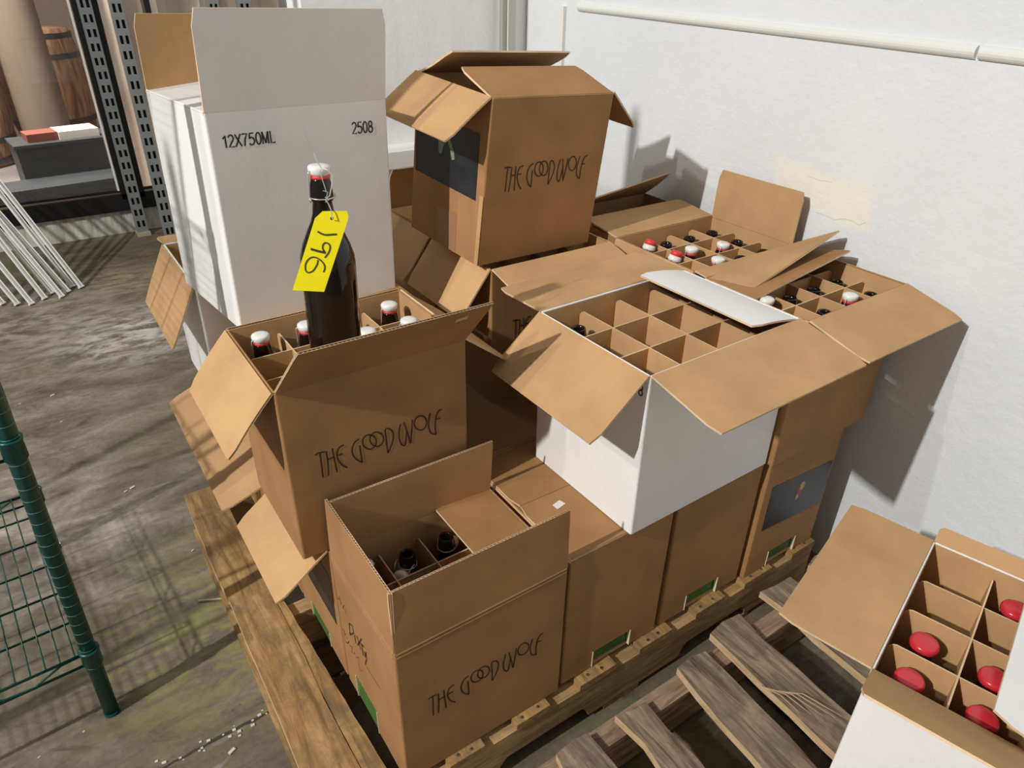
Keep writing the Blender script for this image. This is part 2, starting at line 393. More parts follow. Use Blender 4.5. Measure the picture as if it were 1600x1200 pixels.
for (u, v_, sx, sy, sz, y, l) in ((88, 262, .60, .30, .22, 4.35, 'dark grey flat crate behind the glass, the upper one of the pile'), (60, 296, .80, .26, .09, 4.15, 'dark grey flat crate behind the glass, lowest and nearest')):
    t = thing('flat_crate', l, 'crate', (.02 if sz > .095 else -.05, 5.05 if sz > .095 else 4.75, -.02), (0, 0, .1))
    mb = MB(); mb.box(-sx/2, sx/2, -sy/2, sy/2, 0, sz*1.6); mb.obj('body', DG, t)
    mb = MB(); mb.box(-sx/2-.01, sx/2+.01, -sy/2-.01, sy/2+.01, sz*1.6, sz*1.6+.02); mb.obj('lid', DG, t)
t = thing('paper_bundle', 'white and red paper bundle lying on the dark crates behind the glass', 'bundle', (.08, 5.05, .352), (0, 0, .15))
mb = MB(); mb.box(-.10, .14, -.1, .1, 0, .05); mb.obj('white_sheet', WH, t)
mb = MB(); mb.box(-.28, -.10, -.08, .08, 0, .05); mb.obj('red_sheet', mat('dull_red', (.25, .07, .05), .6), t)

# ------------------------------------------------------------------ case builder
def strokes(mb, lines, frame, wdt, closed=()):
    """ribbons on a plane: frame = (origin, u axis, v axis, normal)"""
    o, U, V, N = map(Vector, frame)
    for ln in lines:
        P = [Vector((a, b)) for a, b in ln[0]] if isinstance(ln[0], (list, tuple)) and isinstance(ln[0][0], (list, tuple)) else [Vector(p) for p in ln]
        L_, R_ = [], []
        for i, p in enumerate(P):
            t = (P[min(i+1, len(P)-1)]-P[max(i-1, 0)])
            if t.length == 0: t = Vector((1, 0))
            t.normalize(); n = Vector((-t.y, t.x))*wdt/2
            L_.append(p+n); R_.append(p-n)
        for i in range(len(P)-1):
            q = [o+U*a.x+V*a.y+N*.0007 for a in (R_[i], R_[i+1], L_[i+1], L_[i])]
            mb.poly(q)
def spline(pts, n=6, closed=False):
    P = [Vector(p) for p in pts]; k = len(P)
    if k < 3 and not closed: return P
    res = []; rng = range(k if closed else k-1)
    for i in rng:
        if closed: p0, p1, p2, p3 = P[(i-1) % k], P[i], P[(i+1) % k], P[(i+2) % k]
        else: p0, p1, p2, p3 = P[max(i-1, 0)], P[i], P[i+1], P[min(i+2, k-1)]
        for j in range(n):
            t = j/n; res.append(.5*((2*p1)+(p2-p0)*t+(2*p0-5*p1+4*p2-p3)*t*t+(3*p1-p0-3*p2+p3)*t**3))
    res.append(P[0] if closed else P[-1]); return res
def ell(cx, cy, rx, ry, rot=0, n=26):
    return [(cx+rx*math.cos(2*math.pi*i/n)*math.cos(rot)-ry*math.sin(2*math.pi*i/n)*math.sin(rot), cy+rx*math.cos(2*math.pi*i/n)*math.sin(rot)+ry*math.sin(2*math.pi*i/n)*math.cos(rot)) for i in range(n+1)]
# lettering traced once, then carried onto the front plane of the middle left case: (u, v) in metres
RAW = [('s', [(90, 518), (120, 495), (155, 485), (195, 478)]), ('s', [(145, 490), (165, 640), (180, 768)]),
       ('s', [(215, 468), (235, 600), (243, 750)]), ('s', [(285, 440), (315, 590), (340, 710)]), ('s', [(228, 568), (305, 535)]),
       ('s', [(418, 400), (365, 430), (340, 490), (350, 560), (395, 625), (455, 660)]), ('s', [(345, 520), (408, 498)]),
       ('s', [(592, 330), (540, 370), (512, 440), (520, 510), (560, 565), (625, 598)]), ('s', [(595, 405), (610, 500), (625, 598)]),
       ('e', ell(708, 365, 78, 82)), ('e', ell(790, 335, 77, 82)),
       ('s', [(885, 225), (900, 350), (918, 490)]), ('s', [(885, 222), (930, 215), (970, 250), (980, 310), (960, 400), (918, 490)]),
       ('s', [(1060, 160), (1045, 260), (1050, 340), (1070, 390), (1110, 405), (1125, 320), (1132, 235)]), ('s', [(1100, 145), (1140, 265), (1175, 385)]), ('s', [(1175, 385), (1188, 250), (1195, 110)]),
       ('e', ell(1288, 150, 70, 82, .2)),
       ('s', [(1398, 38), (1380, 150), (1390, 230), (1415, 270), (1465, 280)]),
       ('s', [(1465, 280), (1455, 180), (1465, 80), (1490, 20), (1530, -5)]), ('s', [(1457, 112), (1510, 95)])]
def trace(P, scale, ox, oy, y, orig):
    out = []
    for X, Y in P:
        u, v_ = ox+X/scale, oy+Y/scale
        d_ = RT*((u-800)/F_PX)+UP*((600-v_)/F_PX)+FW; t = (y-CP.y)/d_.y; q = CP+d_*t
        out.append((q.x-orig[0], q.z-orig[1]))
    return out
WORD = []
for k_, P in RAW:
    q = P if k_ == 'e' else [tuple(a) for a in spline(P)]
    WORD.append(trace(q, 7.273, 480, 640, .266, (-.045, .490)))
def text_mesh(txt, width, height, mirror=False):
    cu = bpy.data.curves.new('t', 'FONT'); cu.body = txt; cu.resolution_u = 3
    ob = bpy.data.objects.new('t', cu); COL.objects.link(ob); bpy.context.view_layer.update()
    dg = bpy.context.evaluated_depsgraph_get(); me = bpy.data.meshes.new_from_object(ob.evaluated_get(dg))
    xs = [v.co.x for v in me.vertices]; ys = [v.co.y for v in me.vertices]
    x0, x1, y0, y1 = min(xs), max(xs), min(ys), max(ys)
    for v in me.vertices:
        v.co.x = (v.co.x-x0)/(x1-x0)*width; v.co.y = (v.co.y-y0)/(y1-y0)*height
    bpy.data.objects.remove(ob); return me
def arc(cx, cy, rx, ry, a0, a1, n=12):
    return [(cx+rx*math.cos(math.radians(a0+(a1-a0)*i/n)), cy+ry*math.sin(math.radians(a0+(a1-a0)*i/n))) for i in range(n+1)]
CH = {'1': [[(.12, .74), (.30, .84), (.38, .97), (.38, 0)]],
      '2': [arc(.31, .72, .25, .26, 165, -35)+[(.06, .03), (.60, .03)]],
      'X': [[(.03, 0), (.62, 1)], [(.05, 1), (.64, 0)]], '7': [[(.05, .96), (.58, .96), (.36, .55), (.24, 0)]],
      '5': [[(.56, .96), (.15, .96), (.09, .53)]+arc(.30, .33, .28, .30, 130, -150)], '0': [ell(.32, .49, .25, .47)],
      'M': [[(.06, 0), (.06, 1)], [(.06, .98), (.36, .04)], [(.36, .04), (.66, .98)], [(.66, 1), (.66, 0)]], 'L': [[(.08, 1), (.08, .03), (.55, .03)]],
      '8': [ell(.32, .74, .21, .22), ell(.32, .26, .26, .25)]}
def put_chars(txt, width, height, frame, m, parent):
    adv = {'M': .84, '1': .62}; tot = sum(adv.get(c_, .70) for c_ in txt); mb = MB(); x = 0; o, U, V, N = frame
    sx = width/tot
    for c_ in txt:
        strokes(mb, [[((x+a_)*sx, b_*height) for a_, b_ in ln] for ln in CH[c_]], frame, .0026); x += adv.get(c_, .70)
    ob = mb.obj('lettering', m, parent); return ob
def put_text(name, txt, width, height, frame, m, parent):
    me = text_mesh(txt, width, height); o, U, V, N = map(Vector, frame)
    for v in me.vertices:
        v.co = o+U*v.co.x+V*v.co.y+N*.0007
    me.materials.clear(); me.materials.append(m)
    ob = bpy.data.objects.new(name, me); COL.objects.link(ob); ob.parent = parent; return ob

T = .004
def wall_slabs(mb, o, U, N, length, h, hole=None):
    """wall from o along U, outer face on N side; mats: outside 0, inside 1, rim 2"""
    def s(u0, u1, z0, z1):
        mb.frame(o+U*u0-N*T+Vector((0, 0, z0)), U*(u1-u0), N*T, Vector((0, 0, z1-z0)), (2, 2, 1, 0, 1, 2))
    if hole:
        c0, c1, z0, z1 = hole
        s(0, length, z1, h); s(0, c0, 0, z1); s(c1, length, 0, z1)
    else: s(0, length, 0, h)
def flap_geo(H0, U, N, length, depth, th, wave=False, curl=0.0, skew=(0, 0), cut=.006):
    """th: opening angle from upright, outward positive; a pair twists the flap from one end to the other"""
    mb = MB(); ns = 6; up = Vector((0, 0, 1)); H0 = Vector(H0)
    ths = [math.radians(q) for q in (th if isinstance(th, (tuple, list)) else (th, th))]
    prof = []
    for t0 in ths:
        p = Vector((0, 0, 0)); rows = [(p.copy(), t0-curl/2)]
        for i in range(ns):
            a_ = t0-curl/2+curl*(i+.5)/ns
            p = p+(up*math.cos(a_)+N*math.sin(a_))*depth/ns; rows.append((p.copy(), t0-curl/2+curl*(i+1)/ns))
        prof.append(rows)
    def row(i, off):
        g = .0015 if i < ns else .0015+cut
        f = i/ns; out_ = []
        for e, (base, sg) in enumerate(((g+skew[0]*f, 0), (length-g+skew[1]*f, 1))):
            q, a_ = prof[e][i]; E = N*math.cos(a_)-up*math.sin(a_)
            out_.append(H0+U*base+q+E*off)
        return out_
    def sheet(o0, o1, mo, mi_, em):
        nu = 12 if isinstance(th, (tuple, list)) else 1
        for i in range(ns):
            a0, b0 = row(i, o0); a1, b1 = row(i+1, o0); c0, d0 = row(i, o1); c1, d1 = row(i+1, o1)
            for q in range(nu):
                f, g = q/nu, (q+1)/nu
                mb.poly([a0.lerp(b0, f), a0.lerp(b0, g), a1.lerp(b1, g), a1.lerp(b1, f)], mo)
                mb.poly([c0.lerp(d0, f), c1.lerp(d1, f), c1.lerp(d1, g), c0.lerp(d0, g)], mi_)
            mb.poly([a0, a1, c1, c0], em); mb.poly([b0, d0, d1, b1], em)
            if i == ns-1: mb.poly([a1, b1, d1, c1], em)
            if i == 0: mb.poly([a0, c0, d0, b0], em)
    if wave:
        sheet(0, -.0006, 0, 2, 2); sheet(-T+.0006, -T, 2, 1, 2)
        n = int(length/.0034)
        for i in range(ns):
            for k in range(n):
                f0, f1 = k/n, (k+1)/n; o0 = -.0006 if k % 2 else -T+.0006; o1 = -.0006 if (k+1) % 2 else -T+.0006
                A = row(i, o0); B = row(i, o1); C_ = row(i+1, o0); D_ = row(i+1, o1)
                mb.poly([A[0].lerp(A[1], f0), B[0].lerp(B[1], f1), D_[0].lerp(D_[1], f1), C_[0].lerp(C_[1], f0)], 2)
    else:
        sheet(0, -T, 0, 1, 2)
    # rounded score line at the hinge
    mb.tube([Vector(H0)+U*.004-N*T*.5, Vector(H0)+U*(length-.004)-N*T*.5], T*.5, 8, 0)
    return mb
def make_case(label, loc, a, b, h, rot=(0, 0, 0), flaps=None, white=False, grid=None, ztop=.32, closed=False, wave=(), holes=None, name='cardboard_case', group=None, divcol=None):
    """a along local x, b along local y; loc = front left bottom corner"""
    mats = WCASE if white else CASE
    E = Euler(rot); c0 = Vector(loc)+E.to_matrix() @ Vector((a/2, b/2, 0))
    t = thing(name, label, 'box', c0, rot, group)
    X, Y, Z = Vector((1, 0, 0)), Vector((0, 1, 0)), Vector((0, 0, 1))
    O = Vector((-a/2, -b/2, 0)); r = .004
    sides = {'F': (O+X*r, X, -Y, a-2*r), 'B': (O+Y*b+X*r, X, Y, a-2*r), 'L': (O+Y*r, Y, -X, b-2*r), 'R': (O+X*a+Y*r, Y, X, b-2*r)}
    mb = MB()
    for s, (o, U, N, ln) in sides.items():
        wall_slabs(mb, o, U, N, ln, h-.001, (holes or {}).get(s))
    for cx, cy, a0 in ((-a/2+r, -b/2+r, math.pi), (a/2-r, -b/2+r, 1.5*math.pi), (a/2-r, b/2-r, 0), (-a/2+r, b/2-r, .5*math.pi)):
        n = 4
        for i in range(n):
            q0, q1 = a0+i*math.pi/2/n, a0+(i+1)*math.pi/2/n
            p0 = Vector((cx+r*math.cos(q0), cy+r*math.sin(q0), 0)); p1 = Vector((cx+r*math.cos(q1), cy+r*math.sin(q1), 0)); c_ = Vector((cx, cy, 0))
            mb.poly([p0, p1, p1+Z*(h-.001), p0+Z*(h-.001)], 0); mb.poly([p0+Z*(h-.001), p1+Z*(h-.001), c_+Z*(h-.001)], 2)
    mb.box(-a/2+r, a/2-r, -b/2+r, b/2-r, 0, T, (1, 1, 1, 1, 0, 1))
    mb.obj('body', mats, t)
    full = {'F': (O+Z*h, X, -Y, a), 'B': (O+Y*b+Z*h, X, Y, a), 'L': (O+Z*h, Y, -X, b), 'R': (O+X*a+Z*h, Y, X, b)}
    if closed:
        for s in 'LR':
            o, U, N, ln = full[s]; flap_geo(o-Z*.002-N*.0, U, N, ln, min(a, b)*.5-.002, -91).obj('flap', mats, t)
        for s in ('F', 'B') if a > b else ('F', 'B'):
            o, U, N, ln = full[s]
            flap_geo(o+Z*.0035, U, N, ln, b/2-.001, -90).obj('flap', mats, t)
    for s, spec in (flaps or {}).items():
        o, U, N, ln = full[s]
        th, dep = spec[0], spec[1]; kw = spec[2] if len(spec) > 2 else {}
        f = flap_geo(o, U, N, ln, dep, th, wave=s in wave, **kw).obj('flap', mats, t); f['side'] = s
    if grid:
        nx, ny = grid
        def plate(p0, U, ln, zt, k):
            g = .006; cc = .010
            N = Vector((-U.y, U.x, 0)); m2 = MB()
            pr = [(0, .006), (ln, .006), (ln, zt-cc), (ln-cc*.4, zt-cc*.3), (ln-cc, zt), (cc, zt), (cc*.4, zt-cc*.3), (0, zt-cc)]
            A = [p0+U*u+Z*z+N*.0013 for u, z in pr]; B = [p0+U*u+Z*z-N*.0013 for u, z in pr]
            m2.poly(A[::-1], 0); m2.poly(B, 0)
            for i in range(len(pr)):
                j = (i+1) % len(pr); m2.poly([A[i], A[j], B[j], B[i]], 1)
            m2.obj('divider', [KI, KE], t)
        for i in range(1, nx):
            u = T+(a-2*T)*i/nx+random.uniform(-.003, .003); plate(O+X*u+Y*(T+.002), Y, b-2*T-.004, ztop-random.uniform(0, .003), i)
        for j in range(1, ny):
            u = T+(b-2*T)*j/ny+random.uniform(-.002, .002); plate(O+Y*u+X*(T+.002), X, a-2*T-.004, ztop-random.uniform(0, .004), j)
    t['dims'] = [a, b, h]
    return t
def put_word(t, dz=0, dx=0, m=INK):
    a, b, h = t['dims']; mb = MB()
    strokes(mb, WORD, ((-a/2+dx, -b/2, dz), (1, 0, 0), (0, 0, 1), (0, -1, 0)), .0027)
    return mb.obj('lettering', m, t)
def put_patch(t, name, side, pts, m, off=.0006, th=.0004):
    """flat patch with local (u,z) corners on a side, u from the front-left corner"""
    a, b, h = t['dims']; mb = MB()
    if side == 'F': P = [Vector((-a/2+u, -b/2-off, z)) for u, z in pts]; N = Vector((0, th, 0))
    elif side == 'L': P = [Vector((-a/2-off, -b/2+u, z)) for u, z in pts]; N = Vector((th, 0, 0))
    elif side == 'T': P = [Vector((-a/2+u, -b/2+v, h+off+.004)) for u, v in pts]; N = Vector((0, 0, -th))
    mb.poly(P); mb.poly([p+N for p in P][::-1])
    for i in range(len(P)):
        j = (i+1) % len(P); mb.poly([P[i], P[j], P[j]+N, P[i]+N])
    return mb.obj(name, m, t)

L, W, H = .34, .258, .34
HOLE = (.079, .181, .0, .045)
def hole_trim(t, side, HOLE=HOLE):
    """printed green liner seen in the hand hole, with torn pale edges"""
    a, b, h = t['dims']; mb = MB()
    c0, c1, z0, z1 = HOLE
    if side == 'L': mb.box(-a/2+.0015, -a/2+.0025, -b/2+c0+.0002, -b/2+c1-.0002, z0, z1-.0002)
    else: mb.box(-a/2+c0-.004, -a/2+c1+.004, -b/2+.008, -b/2+.009, z0, z1+.002)
    mb.obj('hole_liner', GREEN, t)
    mb = MB()
    for c in (c0, c1):
        mb = MB()
        if side == 'L': mb.box(-a/2-.0015, -a/2+.006, -b/2+c-.0007, -b/2+c+.0007, z0, z1)
        else: mb.box(-a/2+c-.0007, -a/2+c+.0007, -b/2-.0015, -b/2+.006, z0, z1)
        mb.obj('torn_edge', CREAM, t)

Z1 = .141; Z2 = .4835; Z3 = .826
# layer one, front row ------------------------------------------------------
B1 = make_case('open brown case nearest the camera, flaps straight up, lettered front, on the pallet corner', (0, 0, Z1), L, W, H, (0, 0, 0),
    {'F': (-2, .126, {'cut': .001}), 'L': (-2, .126, {'cut': .001}), 'B': (-6, .129, {'skew': (.004, -.002), 'cut': .001}), 'R': (-86, .128)}, grid=(4, 3), ztop=.305, wave='FLB', holes={'L': (.112, .208, 0, .062)})
put_word(B1, -.012, .004); hole_trim(B1, 'L', (.112, .208, 0, .062))
mb = MB()
for dz in (.004, .012):
    mb.tube([(-L/2+.004, -W/2-.0002, H-dz), (L/2-.004, -W/2-.0002, H-dz)], .0011, 6)
    mb.tube([(-L/2-.0002, -W/2+.004, H-dz), (-L/2-.0002, W/2-.004, H-dz)], .0011, 6)
mb.obj('score_line', KO, B1)
# hand-drawn print on the left side of the near case, traced on its plane x = 0
def trace_x(P, scale, ox, oy, x, y0, z0):
    out = []
    for X_, Y_ in P:
        u, v_ = ox+X_/scale, oy+Y_/scale
        d_ = RT*((u-800)/F_PX)+UP*((600-v_)/F_PX)+FW; t_2 = (x-CP.x)/d_.x; q = CP+d_*t_2
        out.append((q.y-y0, q.z-z0))
    return out
RAW2 = [[(232, 400), (238, 465)], [(232, 400), (252, 418), (257, 455), (238, 465)], [(262, 465), (270, 512)], [(274, 470), (298, 548)], [(300, 488), (279, 522)],
        [(288, 505), (314, 532)], [(301, 520), (311, 580)], [(316, 555), (320, 588), (326, 566)], [(324, 560), (329, 600), (322, 628)]]
RAW3 = [[(196, 430), (206, 440), (204, 470), (214, 460), (222, 490)], [(205, 470), (212, 500), (224, 512), (232, 500)], [(228, 500), (236, 525), (250, 530), (246, 560), (262, 570)],
        [(262, 560), (270, 590), (284, 590), (288, 610)], [(285, 620), (292, 660), (304, 664)], [(150, 192), (158, 215)], [(160, 225), (166, 262), (178, 268)], [(176, 250), (186, 300)], [(186, 280), (198, 318), (204, 300)], [(206, 320), (215, 348)]]
mb = MB(); fr_ = ((-L/2, -W/2, 0), (0, 1, 0), (0, 0, 1), (-1, 0, 0))
strokes(mb, [trace_x(p, 3.53, 480, 860, 0, 0, Z1) for p in RAW2], fr_, .0034); mb.obj('lettering', INK, B1)
for q_ in (RAW3[:3], RAW3[3:5], RAW3[5:6], RAW3[6:]):
    mb = MB(); strokes(mb, [trace_x(p, 3.53, 480, 860, 0, 0, Z1) for p in q_], fr_, .0014); mb.obj('lettering', INK, B1)
mb = MB(); strokes(mb, [trace_x([(328, 640), (405, 765)], 3.53, 480, 860, 0, 0, Z1)], fr_, .0012); mb.obj('lettering', INK, B1)

B2 = make_case('closed brown case with small white sticker on its top, right of the near open case', (.350, .006, Z1), W, L, H, (0, 0, -.006), closed=True, holes={'F': HOLE})
hole_trim(B2, 'F')
put_patch(B2, 'sticker', 'T', [(.062, .122), (.085, .127), (.082, .142), (.061, .137)], STICK)
B3 = make_case('closed brown case at the pallet front under the white four by three case', (.621, .006, Z1), W, L, H, (0, 0, -.002), closed=True, holes={'F': HOLE}); hole_trim(B3, 'F')
B4 = make_case('brown case with dark flame picture at the right end of the bottom row', (.891, -.004, Z1), W, L, H, (0, 0, -.006), closed=True, holes={'F': HOLE}); hole_trim(B4, 'F')
pc = put_patch(B4, 'printed_panel', 'F', [(.026, .136), (.249, .121), (.249, .252), (.026, .266)], PIC)
FL1 = mat('flame_gold', (.55, .33, .15), .5); FL2 = mat('flame_red', (.35, .05, .05), .5); FL0 = mat('flame_glow', (.12, .08, .055), .5)
for nm, m_, cx, cz, rx, rz, of in (('print_halo', FL0, .143, .211, .017, .026, .0009), ('print_gold', FL1, .145, .219, .008, .013, .0012), ('print_red', FL2, .139, .201, .008, .010, .0012), ('print_gold', FL1, .134, .190, .005, .007, .0014)):
    put_patch(B4, nm, 'F', [(cx+rx*math.cos(q*math.pi/8)*(1+.2*math.sin(q*3)), cz+rz*math.sin(q*math.pi/8)) for q in range(16)], m_, of, .0002)

# left column, layer one
B16 = make_case('brown case with dark picture, flap folded out left, under the tagged bottle case', (0, .264, Z1), L, .256, H, (0, 0, 0), {'L': (127, .129)}, holes={'L': (.085, .19, .0, .040)})
hole_trim(B16, 'L', (.085, .19, .0, .040))
put_patch(B16, 'printed_panel', 'L', [(.02, .13), (.245, .13), (.245, .262), (.02, .262)], PIC)
put_patch(B16, 'print_mark', 'L', [(.135, .205), (.139, .205), (.139, .216), (.135, .216)], CER, .0009, .0002)
B17 = make_case('brown case in the bottom left column, third from the front, flap hanging over the floor', (0, .524, Z1), L, .254, H, (0, 0, 0), {'L': (109, .129)}, holes={'L': HOLE})
B18 = make_case('brown case at the back of the bottom left column, flap hanging over the floor', (0, .782, Z1), L, .254, H, (0, 0, 0), {'L': (113, .132)}, holes={'L': HOLE})
# bottom layer, middle and back rows (their closed tops show between the upper cases)
mids = [('brown closed case in the shaded gap right of the lettered middle case', .352, .350), ('closed case under the open brown case of the middle row', .622, .350), ('closed case by the wall under the wall side cases', .892, .345),
        ('closed case at the pallet back, in the shaded gap under the box tower', .352, .694), ('closed case at the pallet back under the box tower', .622, .694), ('closed case in the far right corner of the pallet', .892, .694)]
proto = None
for lb, x, y in mids:
    if proto is None:
        proto = make_case(lb, (x, y, Z1), W, L, H, (0, 0, 0), closed=True); p0 = proto
    else:
        c_ = copy_tree(p0); c_.location = (x+W/2, y+L/2, Z1); c_['label'] = lb

# layer two -----------------------------------------------------------------
B12 = make_case('open brown lettered case with the tagged bottle standing in it', (-.045, .266, .4845), L, W, H+.002, (0, 0, .001),
    {'F': (38, .122, {'skew': (.022, .012), 'cut': .001}), 'L': (140, .125, {'curl': .15}), 'B': (127, .115), 'R': (128, .118)}, grid=(4, 3), ztop=.322, wave='FLB')
put_word(B12, .0055)
_t = math.radians(38); _E = Vector((0, -math.cos(_t), -math.sin(_t))); _D = Vector((0, -math.sin(_t), math.cos(_t)))
mb = MB(); mb.frame(Vector((-L/2+.287, -W/2, H+.002))+_D*.088+_E*.0002, Vector((.022, 0, 0))+_D*.004, _D*.010, _E*.0005); mb.obj('sticker', TAPE if False else mat('pale_sticker', (.62, .42, .28), .5), B12)
B14 = make_case('white case behind the tagged bottle case, flap folded out left, tower base', (-.035, .822, .4835), L, .31, .316, (0, 0, .0),
    {'L': (153, .148), 'B': (100, .12), 'R': (170, .12)}, white=True)
B14b = make_case('closed brown case in the gap under the tall white case', (.035, .540, .4835), .30, .262, .312, (0, 0, 0), closed=True)
B5 = make_case('open white case with empty kraft cells and four spread flaps, centre of the pallet', (.482, -.005, .4865), .392, .299, .338, (-.004, -.006, .012),
    {'F': (102, .150), 'L': (129, .146), 'B': (92, .142), 'R': (-81, .140, {'curl': -.25})}, white=True, grid=(4, 3), ztop=.322)
put_chars('2508', .045, .020, ((-.196, -.1495+.056, .296), (0, -1, 0), (0, 0, 1), (-1, 0, 0)), BLACKINK, B5)
B6 = make_case('open brown case of bottles nearest the wall, front flap over the wall shadow', (.881, -.011, .4835), L, W, H, (0, .0, .010),
    {'F': (104, .132), 'B': ((-93, -74), .124), 'R': (176, .12)}, grid=(4, 3), ztop=.322)
B7 = make_case('open brown case of red and white topped bottles, tall flap against the wall', (.885, .282, .4835), L, W, H, (0, 0, -.003),
    {'B': (84, .125), 'R': (3, .124, {'curl': .1}), 'F': ((96, 60), .129), 'L': (174, .12)}, grid=(4, 3), ztop=.325)
B10 = make_case('open brown lettered case of the middle row under the upper brown case', (.513, .523, .4835), L, W, H, (0, 0, 0),
    {'L': (143, .129), 'F': (104, .118), 'R': (172, .12)}, grid=(4, 3), ztop=.325)
put_word(B10, 0, .01)
B20 = make_case('open brown case at the back, behind the box tower base', (.513, .79, .4835), L, .256, H, (0, 0, 0),
    {'L': (143, .129), 'B': (-20, .12), 'R': (60, .12)}, grid=(4, 3), ztop=.322)
B19 = make_case('open brown case behind the case of red and white topped bottles', (.89, .550, .4835), L, .256, H, (0, 0, 0),
    {'F': ((-94, -88), .127), 'B': ((-66, -50), .125, {'curl': .15})})

# layer three ---------------------------------------------------------------
B9 = make_case('brown lettered case topping the middle stack, dark picture on its left side', (.482, .530, .838), L, W, H, (.080, .055, .106),
    {'F': (-74, .124, {'skew': (.006, -.004)}), 'L': (128, .124, {'curl': .1}), 'B': (-62, .127, {'curl': .25}), 'R': (130, .124)})
put_word(B9, .0, .0)
put_patch(B9, 'printed_panel', 'L', [(.024, .135), (.246, .137), (.252, .272), (.027, .268)], PIC)
GP = mat('pale_green_print', (.22, .30, .16), .5)
put_patch(B9, 'print_mark', 'L', [(.137, .236), (.165, .226), (.160, .196), (.150, .198), (.143, .222)], GP, .0009, .0002)
put_patch(B9, 'print_mark', 'L', [(.137, .236), (.122, .215), (.113, .194), (.104, .198), (.108, .214), (.122, .233)], GP, .0009, .0002)
put_patch(B9, 'tape', 'L', [(.081, .0), (.153, .0), (.156, .082), (.084, .090)], TAPE)
put_patch(B9, 'tape', 'L', [(.0, .0), (.012, .0), (.012, .15), (.0, .15)], KI)
B13 = make_case('tall white lettered case on top of the left stack, front flap raised', (-.012, .567, .802), .338, .296, .3805, (-.005, .023, .109),
    {'F': (6, .150), 'L': (-84, .150), 'B': (-3, .128), 'R': (-84, .148)}, white=True, name='cardboard_case')
fb = ((-.169, -.148, 0), (1, 0, 0), (0, 0, 1), (0, -1, 0))
put_chars('12X750ML', .094, .020, ((-.169+.022, -.148, .324), (1, 0, 0), (0, 0, 1), (0, -1, 0)), BLACKINK, B13)
put_chars('2508', .045, .0205, ((-.169+.262, -.148, .324), (1, 0, 0), (0, 0, 1), (0, -1, 0)), BLACKINK, B13)
put_chars('12X', .035, .014, ((-.169+.115, -.148+.145, .3805+.019), (.0, -1, 0), (.99, 0, .105), (-.105, 0, .99)), BLACKINK, B13)

# right-hand white case on the weathered pallet -----------------------------
B15 = make_case('open white case with red capped bottles on the weathered pallet by the wall', (.552, -.435, .1425), .296, .355, .3805, (0, 0, -1.302),
    {'L': (88, .142, {'skew': (0, 0)}), 'F': (58, .145), 'B': (40, .03), 'R': (-76, .156)}, white=True, grid=(3, 4), ztop=.366)

# ------------------------------------------------------------------ bottles
def bottle_proto():
    t = thing('swing_top_bottle', 'x', 'bottle')
    R = .0405
    prof = [(.030, 0), (.038, .002), (R, .008), (R, .185), (R-.001, .195), (R-.006, .212), (.026, .232), (.019, .246), (.0155, .258), (.0140, .275), (.0150, .276), (.0165, .279), (.0165, .284), (.0150, .300), (.0135, .3055), (.0135, .308)]
    mb = MB(); mb.lathe(prof, 28); mb.obj('glass_body', GLASS, t, True)
    mb = MB(); mb.lathe([(.0125, .307), (.0138, .309), (.0138, .3115), (.0125, .313)], 20); mb.obj('gasket', RUB, t, True)
    mb = MB(); mb.lathe([(.0128, .3125), (.0150, .315), (.0160, .320), (.0158, .3235), (.0140, .3255), (.008, .3265)], 24); mb.obj('cap', CER, t, True)
    mb = MB()
    for s in (-1, 1):
        mb.tube([(s*.016, 0, .320), (s*.0185, .001, .316), (s*.0175, .003, .300), (s*.0185, .004, .285), (s*.0175, .001, .2785), (s*.0205, -.002, .277), (s*.0225, -.002, .280), (s*.0205, -.002, .2835)], .0009, 6)
    mb.tube([(.0175*math.cos(i*math.pi/8), .0175*math.sin(i*math.pi/8), .2815) for i in range(17)], .0009, 6)
    mb.obj('wire_bail', WIRE, t, True)
    return t
def open_proto(flipped):
    t = thing('swing_top_bottle', 'x', 'bottle'); R = .0405
    prof = [(.030, 0), (.038, .002), (R, .008), (R, .185), (R-.001, .195), (R-.006, .212), (.026, .232), (.019, .246), (.0155, .258), (.0140, .275), (.0165, .279), (.0165, .286), (.0150, .302), (.0140, .3055), (.0130, .307), (.0105, .306), (.0095, .300), (.009, .27)]
    mb = MB(); mb.lathe(prof, 28); mb.obj('glass_body', GLASS, t, True)
    if flipped:
        A = Matrix.Translation((-.024, .004, .309)) @ Euler((0, -.35, 0)).to_matrix().to_4x4() @ Matrix.Rotation(math.pi, 4, 'X')
    else:
        A = Matrix.Translation((-.024, .0, .268)) @ Euler((0, -1.35, 0)).to_matrix().to_4x4()
    for nm, pr, m_ in (('cap', [(.0128, -.004), (.0150, -.002), (.0160, .004), (.0158, .0075), (.0140, .0095), (.008, .0105)], CER), ('gasket', [(.0130, -.012), (.0145, -.010), (.0148, -.006), (.0130, -.004)], RUB)):
        if flipped and nm == 'gasket': pr = [(.010, -.016), (.0135, -.013), (.0140, -.008), (.0125, -.004)]
        mb = MB(); mb.lathe(pr, 20); mb.v = [tuple(A @ Vector(v_)) for v_ in mb.v]; mb.obj(nm, m_, t, True)
    mb = MB()
    for s in (-1, 1):
        mb.tube([(.0, s*.0175, .281), (-.008, s*.018, .292), (-.018, s*.0165, .290), (-.024, s*.015, .282 if not flipped else .305)], .0009, 6)
    mb.tube([(.0172*math.cos(i*math.pi/8), .0172*math.sin(i*math.pi/8), .2815) for i in range(17)], .0009, 6)
    mb.obj('wire_bail', WIRE, t, True); return t
